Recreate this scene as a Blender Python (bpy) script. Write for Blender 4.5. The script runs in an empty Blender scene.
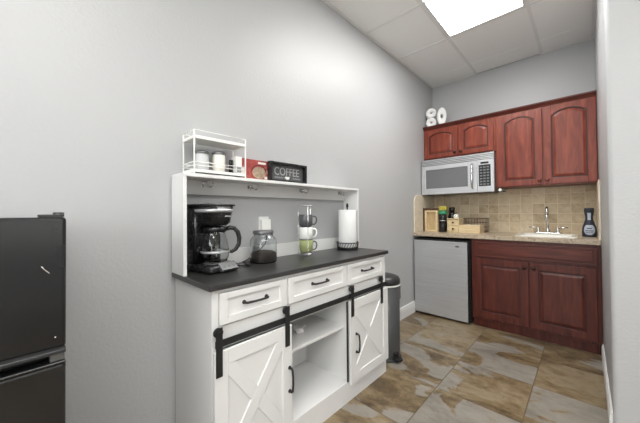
import bpy, bmesh, math, random
from mathutils import Vector, Matrix
random.seed(7)
C = bpy.context.scene.collection
PI = math.pi

# ---------------------------------------------------------------- materials
def newmat(name):
    m = bpy.data.materials.new(name); m.use_nodes = True
    nt = m.node_tree
    return m, nt, nt.nodes['Principled BSDF']
def lin(c):
    return tuple(((v/255)/12.92 if v/255 <= .04045 else ((v/255+.055)/1.055)**2.4) for v in c) + (1,)
def plain(name, c, rough=.5, metal=0., bump=0., bscale=80., spec=.5, coat=0.):
    m, nt, b = newmat(name)
    b.inputs['Base Color'].default_value = lin(c)
    b.inputs['Roughness'].default_value = rough
    b.inputs['Metallic'].default_value = metal
    b.inputs['Specular IOR Level'].default_value = spec
    b.inputs['Coat Weight'].default_value = coat
    tc = nt.nodes.new('ShaderNodeTexCoord'); n = nt.nodes.new('ShaderNodeTexNoise')
    n.inputs['Scale'].default_value = bscale; n.inputs['Detail'].default_value = 4
    nt.links.new(tc.outputs['Object'], n.inputs['Vector'])
    if bump:
        bp = nt.nodes.new('ShaderNodeBump'); bp.inputs['Strength'].default_value = bump
        bp.inputs['Distance'].default_value = .004
        nt.links.new(n.outputs['Fac'], bp.inputs['Height']); nt.links.new(bp.outputs['Normal'], b.inputs['Normal'])
    else:
        mr = nt.nodes.new('ShaderNodeMapRange')
        mr.inputs['To Min'].default_value = max(0, rough-.04); mr.inputs['To Max'].default_value = min(1, rough+.04)
        nt.links.new(n.outputs['Fac'], mr.inputs['Value']); nt.links.new(mr.outputs['Result'], b.inputs['Roughness'])
    return m
def glassmat(name, c=(245, 248, 248), rough=.02, ior=1.45):
    m, nt, b = newmat(name)
    b.inputs['Base Color'].default_value = lin(c); b.inputs['Roughness'].default_value = rough
    b.inputs['Transmission Weight'].default_value = 1; b.inputs['IOR'].default_value = ior
    return m
def ramp(nt, stops):
    r = nt.nodes.new('ShaderNodeValToRGB'); e = r.color_ramp.elements
    while len(e) > 1: e.remove(e[-1])
    e[0].position = stops[0][0]; e[0].color = lin(stops[0][1])
    for p, c in stops[1:]:
        x = e.new(p); x.color = lin(c)
    return r
def noise_stretch(name, stops, scale=(1, 1, 1), nscale=6., detail=6., rough=.4, dist=.6, bump=0., metal=0., coat=0., spec=.5):
    m, nt, b = newmat(name)
    tc = nt.nodes.new('ShaderNodeTexCoord'); mp = nt.nodes.new('ShaderNodeMapping'); n = nt.nodes.new('ShaderNodeTexNoise')
    mp.inputs['Scale'].default_value = scale
    n.inputs['Scale'].default_value = nscale; n.inputs['Detail'].default_value = detail; n.inputs['Distortion'].default_value = dist
    r = ramp(nt, stops)
    L = nt.links.new
    L(tc.outputs['Object'], mp.inputs['Vector']); L(mp.outputs['Vector'], n.inputs['Vector']); L(n.outputs['Fac'], r.inputs['Fac'])
    L(r.outputs['Color'], b.inputs['Base Color'])
    b.inputs['Roughness'].default_value = rough; b.inputs['Metallic'].default_value = metal
    b.inputs['Coat Weight'].default_value = coat; b.inputs['Specular IOR Level'].default_value = spec
    if bump:
        bp = nt.nodes.new('ShaderNodeBump'); bp.inputs['Strength'].default_value = bump; bp.inputs['Distance'].default_value = .003
        L(n.outputs['Fac'], bp.inputs['Height']); L(bp.outputs['Normal'], b.inputs['Normal'])
    return m

M = {}
M['wall'] = plain('wall_paint', (180, 181, 182), .42, bump=.35, bscale=70, spec=.5)
M['ceil'] = plain('ceiling_tile', (244, 244, 242), .9, bump=.25, bscale=220)
M['grid'] = plain('ceiling_grid', (232, 232, 230), .5)
M['dark'] = plain('dark_void', (22, 21, 20), .8)
M['white'] = plain('white_paint', (222, 222, 221), .5, bump=.05, bscale=60)
M['trimw'] = plain('trim_white', (228, 228, 227), .35)
M['blackmetal'] = plain('black_metal', (40, 41, 42), .45, metal=.3, bump=.05)
M['blacktop'] = noise_stretch('black_wood_top', [(.3, (36, 36, 36)), (.7, (62, 61, 60))], (12, 1, 12), 5, rough=.33, bump=.05)
M['fridge'] = noise_stretch('black_fridge_enamel', [(.3, (18, 18, 19)), (.75, (34, 34, 35))], (1, 1, 1), 3, rough=.17, dist=.2)
M['fridge2'] = plain('black_fridge_trim', (28, 28, 29), .3)
M['gasket'] = plain('black_gasket', (12, 12, 12), .7)
M['chrome'] = plain('chrome', (215, 215, 215), .12, metal=1)
M['steel'] = noise_stretch('brushed_steel', [(.3, (186, 187, 189)), (.7, (206, 207, 209))], (1, 1, 90), 4, rough=.38, metal=.6, dist=0)
M['steeld'] = plain('dark_steel', (120, 121, 122), .35, metal=.7)
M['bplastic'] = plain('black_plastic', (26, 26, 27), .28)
M['gplastic'] = plain('grey_plastic', (92, 93, 94), .4)
M['glass'] = glassmat('clear_glass')
M['smoke'] = plain('smoked_window', (104, 106, 107), .15)
M['canwhite'] = plain('white_enamel', (236, 236, 232), .3)
M['cream'] = plain('cream_ceramic', (228, 226, 216), .35)
M['paper'] = plain('paper_towel', (232, 232, 231), .95, bump=.5, bscale=160)
M['card'] = plain('cardboard_core', (196, 194, 190), .9)
M['red'] = noise_stretch('red_box_print', [(.35, (138, 48, 46)), (.55, (162, 70, 64)), (.7, (190, 124, 114))], (1, 1, 1), 22, rough=.45)
M['labelw'] = plain('label_white', (232, 226, 220), .5)
M['tan'] = noise_stretch('tan_print', [(.3, (140, 118, 98)), (.7, (190, 172, 150))], (1, 1, 1), 60, rough=.5)
M['darkprint'] = plain('dark_print', (92, 34, 36), .5)
M['mugg'] = plain('grey_glaze', (84, 86, 88), .3)
M['mugw'] = plain('white_glaze', (236, 237, 234), .25)
M['muggr'] = plain('green_glaze', (150, 158, 108), .35)
M['coffee'] = noise_stretch('coffee_beans', [(.35, (28, 20, 18)), (.65, (72, 56, 50))], (1, 1, 1), 140, rough=.6, bump=.8)
M['liquid'] = plain('dark_coffee', (24, 18, 15), .1)
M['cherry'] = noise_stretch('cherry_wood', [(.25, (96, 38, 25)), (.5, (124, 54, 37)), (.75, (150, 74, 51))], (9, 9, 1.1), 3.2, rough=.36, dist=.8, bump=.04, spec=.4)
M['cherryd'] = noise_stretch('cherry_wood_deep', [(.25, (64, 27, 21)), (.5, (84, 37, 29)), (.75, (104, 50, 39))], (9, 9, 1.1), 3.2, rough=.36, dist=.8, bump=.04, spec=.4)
M['cherryh'] = noise_stretch('cherry_wood_rail', [(.25, (66, 28, 22)), (.5, (86, 38, 30)), (.75, (104, 50, 39))], (1.1, 9, 9), 3.2, rough=.36, dist=.8, bump=.04, spec=.4)
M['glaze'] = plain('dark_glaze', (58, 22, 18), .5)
M['knob'] = plain('aged_copper_knob', (118, 72, 62), .35, metal=.6)
M['bronze'] = plain('dark_bronze_knob', (42, 32, 28), .4, metal=.5)
M['lam'] = noise_stretch('speckled_beige_top', [(.3, (132, 116, 98)), (.5, (176, 160, 138)), (.7, (196, 182, 160))], (1, 1, 1), 55, rough=.28, dist=1.2)
M['bamboo'] = noise_stretch('bamboo', [(.3, (200, 176, 134)), (.7, (224, 204, 164))], (1.2, 8, 14), 6, rough=.45)
M['bamboo2'] = noise_stretch('bamboo_inside', [(.3, (176, 150, 110)), (.7, (200, 176, 134))], (8, 8, 1.2), 6, rough=.5)
M['dkwood'] = noise_stretch('dark_wood', [(.3, (62, 44, 32)), (.7, (92, 66, 46))], (8, 8, 1.2), 6, rough=.5)
M['green'] = plain('green_lid', (40, 130, 88), .4)
M['yellow'] = noise_stretch('yellow_packet', [(.45, (202, 188, 78)), (.55, (120, 150, 60)), (.62, (196, 140, 60))], (1, 1, 1), 60, rough=.5)
M['brownglass'] = plain('brown_wire', (112, 92, 74), .4)
M['navy'] = plain('navy_bottle', (44, 48, 62), .3)
M['navylabel'] = plain('pale_blue_label', (176, 186, 200), .4)
M['can'] = plain('graphite_steel', (80, 81, 82), .3, metal=.3, bscale=8)
M['canlid'] = plain('trash_lid_black', (46, 46, 47), .35)
M['sink'] = plain('sink_enamel', (226, 224, 214), .2)
M['sideplash'] = noise_stretch('cream_trim_tile', [(.3, (206, 194, 172)), (.7, (226, 216, 198))], (1, 1, 1), 12, rough=.4)
M['greyprint'] = plain('grey_print', (150, 151, 153), .6)

def diffmat():
    m, nt, b = newmat('troffer_diffuser')
    b.inputs['Base Color'].default_value = (1, 1, 1, 1)
    b.inputs['Emission Color'].default_value = (1, .99, .97, 1)
    b.inputs['Emission Strength'].default_value = 9.0
    return m
M['diff'] = diffmat()
for _k, _e in (('fill_blind', .4), ('fill_blind2', 2.9)):  # glow of the panes added behind the camera as fill light
    M[_k] = plain('glowing_'+_k, (235, 235, 232), .8)
    _b = M[_k].node_tree.nodes['Principled BSDF']; _b.inputs['Emission Color'].default_value = (.97, .99, 1, 1); _b.inputs['Emission Strength'].default_value = _e

def tilemat(name, ax_u, ou, ov, su, sv, grout, stops, gw, nscl, streak, ax_v, bump, rough, gcol, patch=None):
    m, nt, b = newmat(name); N = nt.nodes.new; L = nt.links.new
    g = N('ShaderNodeNewGeometry'); sx = N('ShaderNodeSeparateXYZ'); L(g.outputs['Position'], sx.inputs[0])
    def mth(op, a, bb=None, c=None):
        n = N('ShaderNodeMath'); n.operation = op
        for i, v in enumerate((a, bb, c)):
            if v is None: continue
            if isinstance(v, (int, float)): n.inputs[i].default_value = v
            else: L(v, n.inputs[i])
        return n.outputs[0]
    u = mth('DIVIDE', mth('SUBTRACT', sx.outputs[ax_u], ou), su)
    v = mth('DIVIDE', mth('SUBTRACT', sx.outputs[ax_v], ov), sv)
    fu, fv = mth('FLOOR', u), mth('FLOOR', v)
    ru, rv = mth('FRACT', u), mth('FRACT', v)
    eu = mth('MINIMUM', ru, mth('SUBTRACT', 1, ru)); ev = mth('MINIMUM', rv, mth('SUBTRACT', 1, rv))
    eu = mth('MULTIPLY', eu, su); ev = mth('MULTIPLY', ev, sv)
    e = mth('MINIMUM', eu, ev)
    gmask = N('ShaderNodeMapRange'); gmask.inputs['From Min'].default_value = gw*.6; gmask.inputs['From Max'].default_value = gw*1.3
    L(e, gmask.inputs['Value'])
    cid = N('ShaderNodeCombineXYZ'); L(fu, cid.inputs[0]); L(fv, cid.inputs[1])
    wn = N('ShaderNodeTexWhiteNoise'); L(cid.outputs[0], wn.inputs['Vector'])
    off = N('ShaderNodeVectorMath'); off.operation = 'SCALE'; off.inputs['Scale'].default_value = 17
    L(wn.outputs['Color'], off.inputs[0])
    mp = N('ShaderNodeVectorMath'); mp.operation = 'MULTIPLY'; mp.inputs[1].default_value = streak
    L(g.outputs['Position'], mp.inputs[0])
    ad = N('ShaderNodeVectorMath'); ad.operation = 'ADD'; L(mp.outputs[0], ad.inputs[0]); L(off.outputs[0], ad.inputs[1])
    n1 = N('ShaderNodeTexNoise'); n1.inputs['Scale'].default_value = nscl; n1.inputs['Detail'].default_value = 7
    n1.inputs['Distortion'].default_value = .35; n1.inputs['Roughness'].default_value = .74
    L(ad.outputs[0], n1.inputs['Vector'])
    wadj = mth('MULTIPLY', mth('SUBTRACT', wn.outputs['Value'], .5), .16 if patch else .3)
    r = ramp(nt, stops); L(mth('ADD', n1.outputs['Fac'], wadj), r.inputs['Fac'])
    col = r.outputs['Color']
    if patch:
        n2 = N('ShaderNodeTexNoise'); n2.inputs['Scale'].default_value = nscl*.55; n2.inputs['Detail'].default_value = 5
        n2.inputs['Distortion'].default_value = .7
        o2 = N('ShaderNodeVectorMath'); o2.operation = 'ADD'; o2.inputs[1].default_value = (5.3, 1.1, 8.2)
        L(ad.outputs[0], o2.inputs[0]); L(o2.outputs[0], n2.inputs['Vector'])
        pm = N('ShaderNodeMapRange'); pm.inputs['From Min'].default_value = .545; pm.inputs['From Max'].default_value = .562
        L(n2.outputs['Fac'], pm.inputs['Value'])
        r2 = ramp(nt, patch); L(n1.outputs['Fac'], r2.inputs['Fac'])
        mx = N('ShaderNodeMix'); mx.data_type = 'RGBA'
        L(mth('MULTIPLY', pm.outputs[0], .85), mx.inputs[0]); L(col, mx.inputs[6]); L(r2.outputs['Color'], mx.inputs[7]); col = mx.outputs[2]
    mg = N('ShaderNodeMix'); mg.data_type = 'RGBA'
    mg.inputs[6].default_value = lin(gcol); L(gmask.outputs[0], mg.inputs[0]); L(col, mg.inputs[7])
    L(mg.outputs[2], b.inputs['Base Color']); b.inputs['Roughness'].default_value = rough
    hh = mth('ADD', mth('MULTIPLY', gmask.outputs[0], 1.0), mth('MULTIPLY', n1.outputs['Fac'], .8))
    bp = N('ShaderNodeBump'); bp.inputs['Strength'].default_value = bump; bp.inputs['Distance'].default_value = .003
    L(hh, bp.inputs['Height']); L(bp.outputs['Normal'], b.inputs['Normal'])
    return m
M['floor'] = tilemat('slate_floor_tile', 0, .722, .732, .4545, .4572, True,
    [(.28, (66, 54, 38)), (.4, (98, 82, 60)), (.5, (126, 109, 82)), (.6, (144, 130, 106)), (.72, (112, 98, 76))],
    .0026, 2.9, (1.0, 1.7, 1), 1, .35, .33, (96, 84, 68),
    patch=[(.3, (116, 111, 102)), (.5, (138, 134, 126)), (.7, (150, 146, 138))])
M['splash'] = tilemat('travertine_tile', 0, .02, .9185, .1016, .1016, True,
    [(.25, (172, 150, 118)), (.45, (202, 182, 150)), (.6, (212, 196, 166)), (.8, (224, 210, 184))],
    .0030, 14, (1, 1, 1), 2, .5, .55, (224, 210, 182))

# ---------------------------------------------------------------- mesh helpers
class MB:
    def __init__(s): s.bm = bmesh.new(); s.mi = 0
    def _mark(s, faces, smooth=False):
        for f in faces: f.material_index = s.mi; f.smooth = smooth
    def box(s, x0, x1, y0, y1, z0, z1, bev=0., seg=2):
        t = bmesh.new()
        r = bmesh.ops.create_cube(t, size=1)
        for v in r['verts']:
            v.co = Vector(((x0+x1)/2+v.co.x*(x1-x0), (y0+y1)/2+v.co.y*(y1-y0), (z0+z1)/2+v.co.z*(z1-z0)))
        if bev: bmesh.ops.bevel(t, geom=t.edges[:], offset=bev, segments=seg, affect='EDGES', profile=.5)
        s.merge(t); return s
    def merge(s, t, mat=None, smooth=False):
        vm = {}
        for v in t.verts: vm[v] = s.bm.verts.new(mat @ v.co if mat else v.co)
        fs = []
        for f in t.faces:
            try: nf = s.bm.faces.new([vm[v] for v in f.verts])
            except ValueError: continue
            nf.smooth = f.smooth or smooth; nf.material_index = s.mi; fs.append(nf)
        t.free(); return fs
    def loft(s, loops, caps=True, closed=True, smooth=True):
        R = [[s.bm.verts.new(Vector(p)) for p in l] for l in loops]; n = len(R[0])
        for a, b in zip(R, R[1:]):
            for i in range(n if closed else n-1):
                f = s.bm.faces.new((a[i], a[(i+1) % n], b[(i+1) % n], b[i])); s._mark([f], smooth)
        if caps:
            s._mark([s.bm.faces.new(R[0][::-1]), s.bm.faces.new(R[-1])])
        return s
    def lathe(s, prof, c, seg=32, caps=False, sx=1, sy=1, rot=0):
        loops = []
        for r, z in prof:
            loops.append([(c[0]+sx*r*math.cos(rot+2*PI*i/seg), c[1]+sy*r*math.sin(rot+2*PI*i/seg), c[2]+z) for i in range(seg)])
        return s.loft(loops, caps)
    def cyl(s, p0, p1, r0, r1=None, seg=20, caps=True):
        r1 = r0 if r1 is None else r1
        p0, p1 = Vector(p0), Vector(p1); d = (p1-p0).normalized()
        a = Vector((0, 0, 1)) if abs(d.z) < .9 else Vector((1, 0, 0))
        u = d.cross(a).normalized(); w = d.cross(u)
        L = [[p+(u*math.cos(2*PI*i/seg)+w*math.sin(2*PI*i/seg))*r for i in range(seg)] for p, r in ((p0, r0), (p1, r1))]
        return s.loft(L, caps)
    def tube(s, pts, r, seg=10, closed=False):
        P = [Vector(p) for p in pts]; n = len(P); loops = []; u = None
        for i in range(n):
            if closed: d = (P[(i+1) % n]-P[i-1]).normalized()
            else: d = (P[min(i+1, n-1)]-P[max(i-1, 0)]).normalized()
            if u is None:
                a = Vector((0, 0, 1)) if abs(d.z) < .9 else Vector((1, 0, 0)); u = d.cross(a).normalized()
            else: u = (u-d*u.dot(d)).normalized()
            w = d.cross(u); rr = r[i] if isinstance(r, (list, tuple)) else r
            loops.append([P[i]+(u*math.cos(2*PI*k/seg)+w*math.sin(2*PI*k/seg))*rr for k in range(seg)])
        if closed: loops.append(loops[0]); return s.loft(loops, False)
        return s.loft(loops, True)
    def prism(s, poly, ax, a, b, bev=0.):
        """poly of 2D points in the two axes other than ax (in order), extruded a..b along ax"""
        def P(p, h):
            l = list(p); l.insert(ax, h); return l
        t = bmesh.new()
        A = [t.verts.new(P(p, a)) for p in poly]; B = [t.verts.new(P(p, b)) for p in poly]; n = len(poly)
        t.faces.new(A[::-1]); t.faces.new(B)
        for i in range(n): t.faces.new((A[i], A[(i+1) % n], B[(i+1) % n], B[i]))
        bmesh.ops.recalc_face_normals(t, faces=t.faces[:])
        if bev: bmesh.ops.bevel(t, geom=t.edges[:], offset=bev, segments=2, affect='EDGES', profile=.5)
        s.merge(t); return s
    def build(s, name, mats, parent=None, org=None, recalc=True, **tags):
        if not isinstance(mats, (list, tuple)): mats = [mats]
        me = bpy.data.meshes.new(name)
        if recalc: bmesh.ops.recalc_face_normals(s.bm, faces=s.bm.faces[:])
        if parent is not None: o0 = parent.get('_org')
        else: o0 = org
        o0 = Vector(o0) if o0 is not None else Vector((0, 0, 0))
        xf = Matrix.Rotation(-(parent.get('_rz', 0) if parent is not None else 0), 4, 'Z') if False else None
        for v in s.bm.verts: v.co -= o0
        s.bm.to_mesh(me); s.bm.free()
        o = bpy.data.objects.new(name, me); C.objects.link(o)
        for m in mats: me.materials.append(m)
        if parent is not None: o.parent = parent; o['_org'] = tuple(o0)
        else: o.location = o0; o['_org'] = tuple(o0)
        for k, v in tags.items(): o[k] = v
        return o
def thing(name, org, label, cat, group=None):
    o = bpy.data.objects.new(name, None); C.objects.link(o); o.location = org; o.empty_display_size = .1
    o['_org'] = tuple(org); o['label'] = label; o['category'] = cat
    if group: o['group'] = group
    return o
def struct(o): o['kind'] = 'structure'; return o
def copy_tree(o, loc=None, parent=None):
    c = o.copy(); C.objects.link(c)
    if parent is not None: c.parent = parent
    if loc is not None: c.location = loc
    for ch in list(o.children): copy_tree(ch, None, c)
    return c
def turn(o, deg): o.rotation_euler.z = math.radians(deg); return o

# ---------------------------------------------------------------- dimensions
D, H, W = 2.617, 2.789, 1.530
YB, XE, YR = -3.6, 4.2, .955

# ---------------------------------------------------------------- setting
struct(MB().box(-.1, XE+.1, YB-.1, D+.1, -.1, 0).build('floor', M['floor']))
struct(MB().box(-.12, 0, YB-.12, D+.12, 0, H+.1).build('wall_left', M['wall']))
struct(MB().box(0, W, D, D+.12, 0, H+.1).build('wall_back', M['wall']))
def bull(x0, x1, y0, y1, r=.022, n=8):
    pts = [(x0+r-r*math.cos(a), y0+r-r*math.sin(a)) for a in [PI/2*i/n for i in range(n+1)]]
    return pts + [(x1, y0), (x1, y1), (x0, y1)]
wr = MB().prism(bull(W, XE, YR, D+.12), 2, 0, H+.1)
struct(wr.build('wall_right', M['wall']))
def holed(mk, lo, hi, w0, w1, z0, z1):   # a wall with an opening for an added fill window, mk(a, b, c, d) adds the piece a..b along, c..d up
    m = MB()
    for q in ((lo, w0, 0, H+.1), (w1, hi, 0, H+.1), (w0, w1, 0, z0), (w0, w1, z1, H+.1)): mk(m, *q)
    return m
struct(holed(lambda m, a, b, c, d: m.box(XE, XE+.12, a, b, c, d), YB-.12, D+.12, -2.9, -.3, .8, 2.3).build('wall_east', M['wall']))
struct(holed(lambda m, a, b, c, d: m.box(a, b, YB-.12, YB, c, d), 0, XE, .3, 2.7, .8, 2.3).build('wall_front', M['wall']))
def window(nm, along, w0, w1, z0, z1, mat='fill_blind'):  # unseen window with a glowing pane, added to fill the room with soft light
    fm = MB(); B = (lambda a, b, p, q, c, d: fm.box(XE+p, XE+q, a, b, c, d, .002)) if along == 'y' else (lambda a, b, p, q, c, d: fm.box(a, b, YB-q, YB-p, c, d, .002))
    for a, b, c, d in ((w0, w0+.05, z0, z1), (w1-.05, w1, z0, z1), (w0+.05, w1-.05, z0, z0+.05), (w0+.05, w1-.05, z1-.05, z1), ((w0+w1)/2-.02, (w0+w1)/2+.02, z0+.05, z1-.05)):
        B(a, b, .03, .08, c, d)
    o = struct(fm.build(nm, M['trimw']))
    p = MB()
    if along == 'y': p.box(XE+.085, XE+.09, w0, w1, z0, z1)
    else: p.box(w0, w1, YB-.09, YB-.085, z0, z1)
    g = p.build('fill_pane', M[mat], o)
window('fill_window_1', 'y', -2.9, -.3, .8, 2.3)
window('fill_window_2', 'x', .3, 2.7, .8, 2.3, 'fill_blind2')
# baseboards with a stepped top
def bb(mb, a, b, h, along, x, s):
    prof = [(0, 0), (s*.013, 0), (s*.013, h*.72), (s*.010, h*.8), (s*.010, h*.93), (s*.004, h), (0, h)]
    if along == 'y': mb.prism([(x+p, z) for p, z in prof], 1, a, b)
    else: mb.prism([(x+p, z) for p, z in prof], 0, a, b)
    return mb
struct(bb(MB(), .67, D-.63, .125, 'y', 0, 1).build('baseboard_left', M['trimw']))
struct(bb(MB(), YR+.024, D-.60, .10, 'y', W, -1).build('baseboard_right', M['trimw']))
struct(bb(MB(), .013, XE, .135, 'x', YB, 1).build('baseboard_front', M['trimw']))
# ceiling: tiles with tee grid
gx = [.528+.61*k for k in range(-1, 7)]; gy = [1.643+.61*k for k in range(-9, 2)]
LIGHTS = [(0, 8-1), (0, 2), (3, 6), (3, 2), (5, 4)]     # column index into gx[1:], row index into gy: two-by-four lamps
lamps = []
for gi, y0 in ((1, 1.643-1.22), (2, 1.643-1.22-2.44), (4, 1.643-1.22-1.83), (4, 1.643-1.22-3.66)):
    lamps.append((gx[gi], y0))
cm = MB()
def covered(xa, xb, ya, yb):
    xm, ym = (xa+xb)/2, (ya+yb)/2
    return any(l[0] < xm < l[0]+.61 and l[1] < ym < l[1]+1.22 for l in lamps)
X_ = [0] + [x for x in gx if 0 < x < XE] + [XE]; Y_ = [YB] + [y for y in gy if YB < y < 2.0] + [D]
for i in range(len(X_)-1):
    for j in range(len(Y_)-1):
        xa, xb, ya, yb = X_[i], X_[i+1], Y_[j], Y_[j+1]
        if covered(xa, xb, ya, yb): continue
        if ya > 1.0 and xa >= W-.01: continue
        ye = yb
        if yb == D: # two-look tile: a scored line near its middle, a thin gap by the wall in the centre bay
            cm.box(xa, xb, ya, ya+.665, H+.004, H+.016, .005, 1)
            ye = D-.014 if abs(xa-gx[1]) < .01 else D
            cm.box(xa, xb, ya+.666, ye, H+.004, H+.016, .005, 1)
        else: cm.box(xa, xb, ya, ye, H+.004, H+.016, .005, 1)
cm.mi = 1
for x in gx:
    if 0 < x < XE: cm.box(x-.012, x+.012, YB, D if x < W else YR, H-.001, H+.003)
for y in gy:
    if YB < y < 2.0: cm.box(0, W if y > YR else XE, y-.012, y+.012, H-.0012, H+.0028)
cm.box(0, .022, YB, D, H-.003, H+.001); cm.box(W-.022, W, YR, D, H-.003, H+.001)
cm.box(0, gx[1], D-.02, D, H-.0028, H+.001); cm.box(gx[2], W, D-.02, D, H-.0028, H+.001)
cm.mi = 2
cm.box(-.1, XE+.1, YB-.1, D+.1, H+.10, H+.12)
struct(cm.build('ceiling', [M['ceil'], M['grid'], M['dark']]))
names = ['bright recessed ceiling light panel above the sink end of the room',
         'recessed ceiling light panel just behind the viewer',
         'recessed ceiling light panel in the middle of the room behind the viewer',
         'recessed ceiling light panel at the far back of the room behind the viewer']
for (x, y), nm in zip(lamps, names):
    t = thing('ceiling_light', (x+.305, y+.61, H), nm, 'ceiling light', 'recessed ceiling light panels')
    f = MB()
    for a in ((x+.012, x+.03, y+.012, y+1.208), (x+.58, x+.598, y+.012, y+1.208), (x+.03, x+.58, y+.012, y+.03), (x+.03, x+.58, y+1.19, y+1.208)):
        f.box(*a, H-.002, H+.06)
    f.build('frame', M['trimw'], t)
    MB().box(x+.031, x+.579, y+.031, y+1.189, H+.006, H+.012).build('diffuser', M['diff'], t)

# ---------------------------------------------------------------- coffee bar
K0, K1, KX, KT = -.652, .694, .388, .871
cb = thing('coffee_bar', (.22, -.03, 0), 'white farmhouse coffee bar cabinet with black top, sliding barn doors and a hutch shelf', 'cabinet')
a, b = K0+.018, K1-.018
X0 = .015
m = MB()
m.box(X0, KX-.018, a, a+.016, 0, KT-.023); m.box(X0, KX-.018, b-.016, b, 0, KT-.023)
m.box(X0, X0+.008, a+.016, b-.016, .10, KT-.023)
m.box(X0+.008, KX-.018, a+.016, b-.016, .105, .122)                  # bottom board
for y in (-.262, .228): m.box(X0+.008, KX-.018, y, y+.016, .122, .69)    # dividers
m.box(X0+.008, KX-.018, a+.016, b-.016, .69, .70)
# face frame
F0, F1 = KX-.018, KX
m.box(F0, F1, a, a+.028, 0, KT-.023, .001); m.box(F0, F1, b-.028, b, 0, KT-.023, .001)
m.box(F0, F1, a+.028, b-.028, 0, .122, .001)
m.box(F0, F1, a+.028, b-.028, .612, .70, .001)
m.box(F0, F1, a+.028, b-.028, .834, KT-.023, .001)
for y in (-.257, .216): m.box(F0, F1, y-.006, y+.008, .70, .834, .001)
for y in (-.264, .226): m.box(F0, F1, y, y+.02, .122, .612, .001)
m.build('cabinet_body', M['white'], cb)
MB().box(X0+.009, KX-.03, -.2455, .2275, .438, .455, .002).build('shelf', M['white'], cb)
MB().box(KX+.001, KX+.006, .213, .227, .125, .608, .001).build('shadow_gap_strip', M['bplastic'], cb, label='black vertical strip beside the shelf opening')  # black bar put in for the shadow gap beside the right door
MB().box(.013, KX+.020, K0, K1, KT-.022, KT, .004).build('countertop', M['blacktop'], cb, label='black wood grain countertop')
def pull(parent, p, axis, L=.115, nm='drawer_pull'):
    x, y, z = p; m = MB(); h = L/2
    def q(s, d): return (x+d, y+s, z) if axis == 'y' else (x+d, y, z+s)
    m.tube([q(-h, .0), q(-h, .016), q(-h*.9, .022), q(-h*.3, .026), q(h*.3, .026), q(h*.9, .022), q(h, .016), q(h, 0)], [.006, .0055, .0055, .005, .005, .0055, .0055, .006], 8)
    for s in (-h, h): m.cyl(q(s, -.001), q(s, .003), .009, seg=12)
    m.build(nm, M['blackmetal'], parent, label='black metal pull handle')
for y0, y1 in ((a+.03, -.264), (-.248, .208), (.225, b-.03)):
    d = MB(); z0, z1 = .706, .832; s = .034
    d.box(F1-.016, F1+.002, y0+s-.002, y1-s+.002, z0+s*.9-.002, z1-s*.75+.002)
    d.box(F1-.016, F1+.011, y0, y0+s, z0, z1, .002); d.box(F1-.016, F1+.011, y1-s, y1, z0, z1, .002)
    d.box(F1-.016, F1+.011, y0+s, y1-s, z0, z0+s*.9, .002); d.box(F1-.016, F1+.011, y0+s, y1-s, z1-s*.75, z1, .002)
    dr = d.build('drawer', M['white'], cb)
    pull(dr, (F1+.002, (y0+y1)/2, (z0+z1)/2+.004), 'y')
# barn doors
def barn(y0, y1, ysd, hz):
    z0, z1 = .105, .610; s = .058; xa, xb = KX+.006, KX+.022
    d = MB()
    d.box(xa, xb-.008, y0+.01, y1-.01, z0+.01, z1-.01)
    d.box(xa, xb, y0, y0+s, z0, z1, .002); d.box(xa, xb, y1-s, y1, z0, z1, .002)
    d.box(xa, xb, y0+s, y1-s, z0, z0+s, .002); d.box(xa, xb, y0+s, y1-s, z1-s, z1, .002)
    A, B, E_, G_ = y0+s, y1-s, z0+s, z1-s
    w = .026
    L = math.hypot(B-A, G_-E_); dy, dz = (B-A)/L, (G_-E_)/L
    ky, kz = w/dz, w/dy
    d.prism([(A, E_), (A+ky, E_), (B, G_-kz), (B, G_), (B-ky, G_), (A, E_+kz)], 0, xb-.0095, xb-.001, .0015)
    d.prism([(A, G_), (A, G_-kz), (B-ky, E_), (B, E_), (B, E_+kz), (A+ky, G_)], 0, xb-.0095, xb-.0016, .0015)
    o = d.build('barn_door', M['white'], cb)
    pull(o, (xb, ysd, hz), 'z', .11, 'door_pull')
    for y in (y0+.018, y1-(.030 if y0 < 0 else .085)):
        h = MB()
        h.box(xb+.0005, xb+.0045, y-.014, y+.014, .515, .705, .0015)
        h.cyl((xb-.012, y, .684), (xb-.001, y, .684), .019, seg=20)
        h.cyl((xb+.004, y, .684), (xb+.011, y, .684), .008, seg=10)
        for z in (.535, .595): h.cyl((xb+.004, y, z), (xb+.007, y, z), .005, seg=8)
        h.build('hanger_strap', M['blackmetal'], o, label='black hanger strap with roller')
barn(-.633, -.240, -.258, .355)
barn(.230, .672, .285, .345)
r = MB()
r.box(KX+.0115, KX+.0165, a+.008, b-.004, .624, .652, .001)
for y in (a+.03, -.05, .10, b-.03): r.cyl((KX, y, .638), (KX+.012, y, .638), .007, seg=10)
for y in (-.19, .03, .17): r.cyl((KX+.0165, y, .638), (KX+.019, y, .638), .006, seg=8)
r.build('sliding_rail', M['blackmetal'], cb, label='black flat steel door rail')
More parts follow.
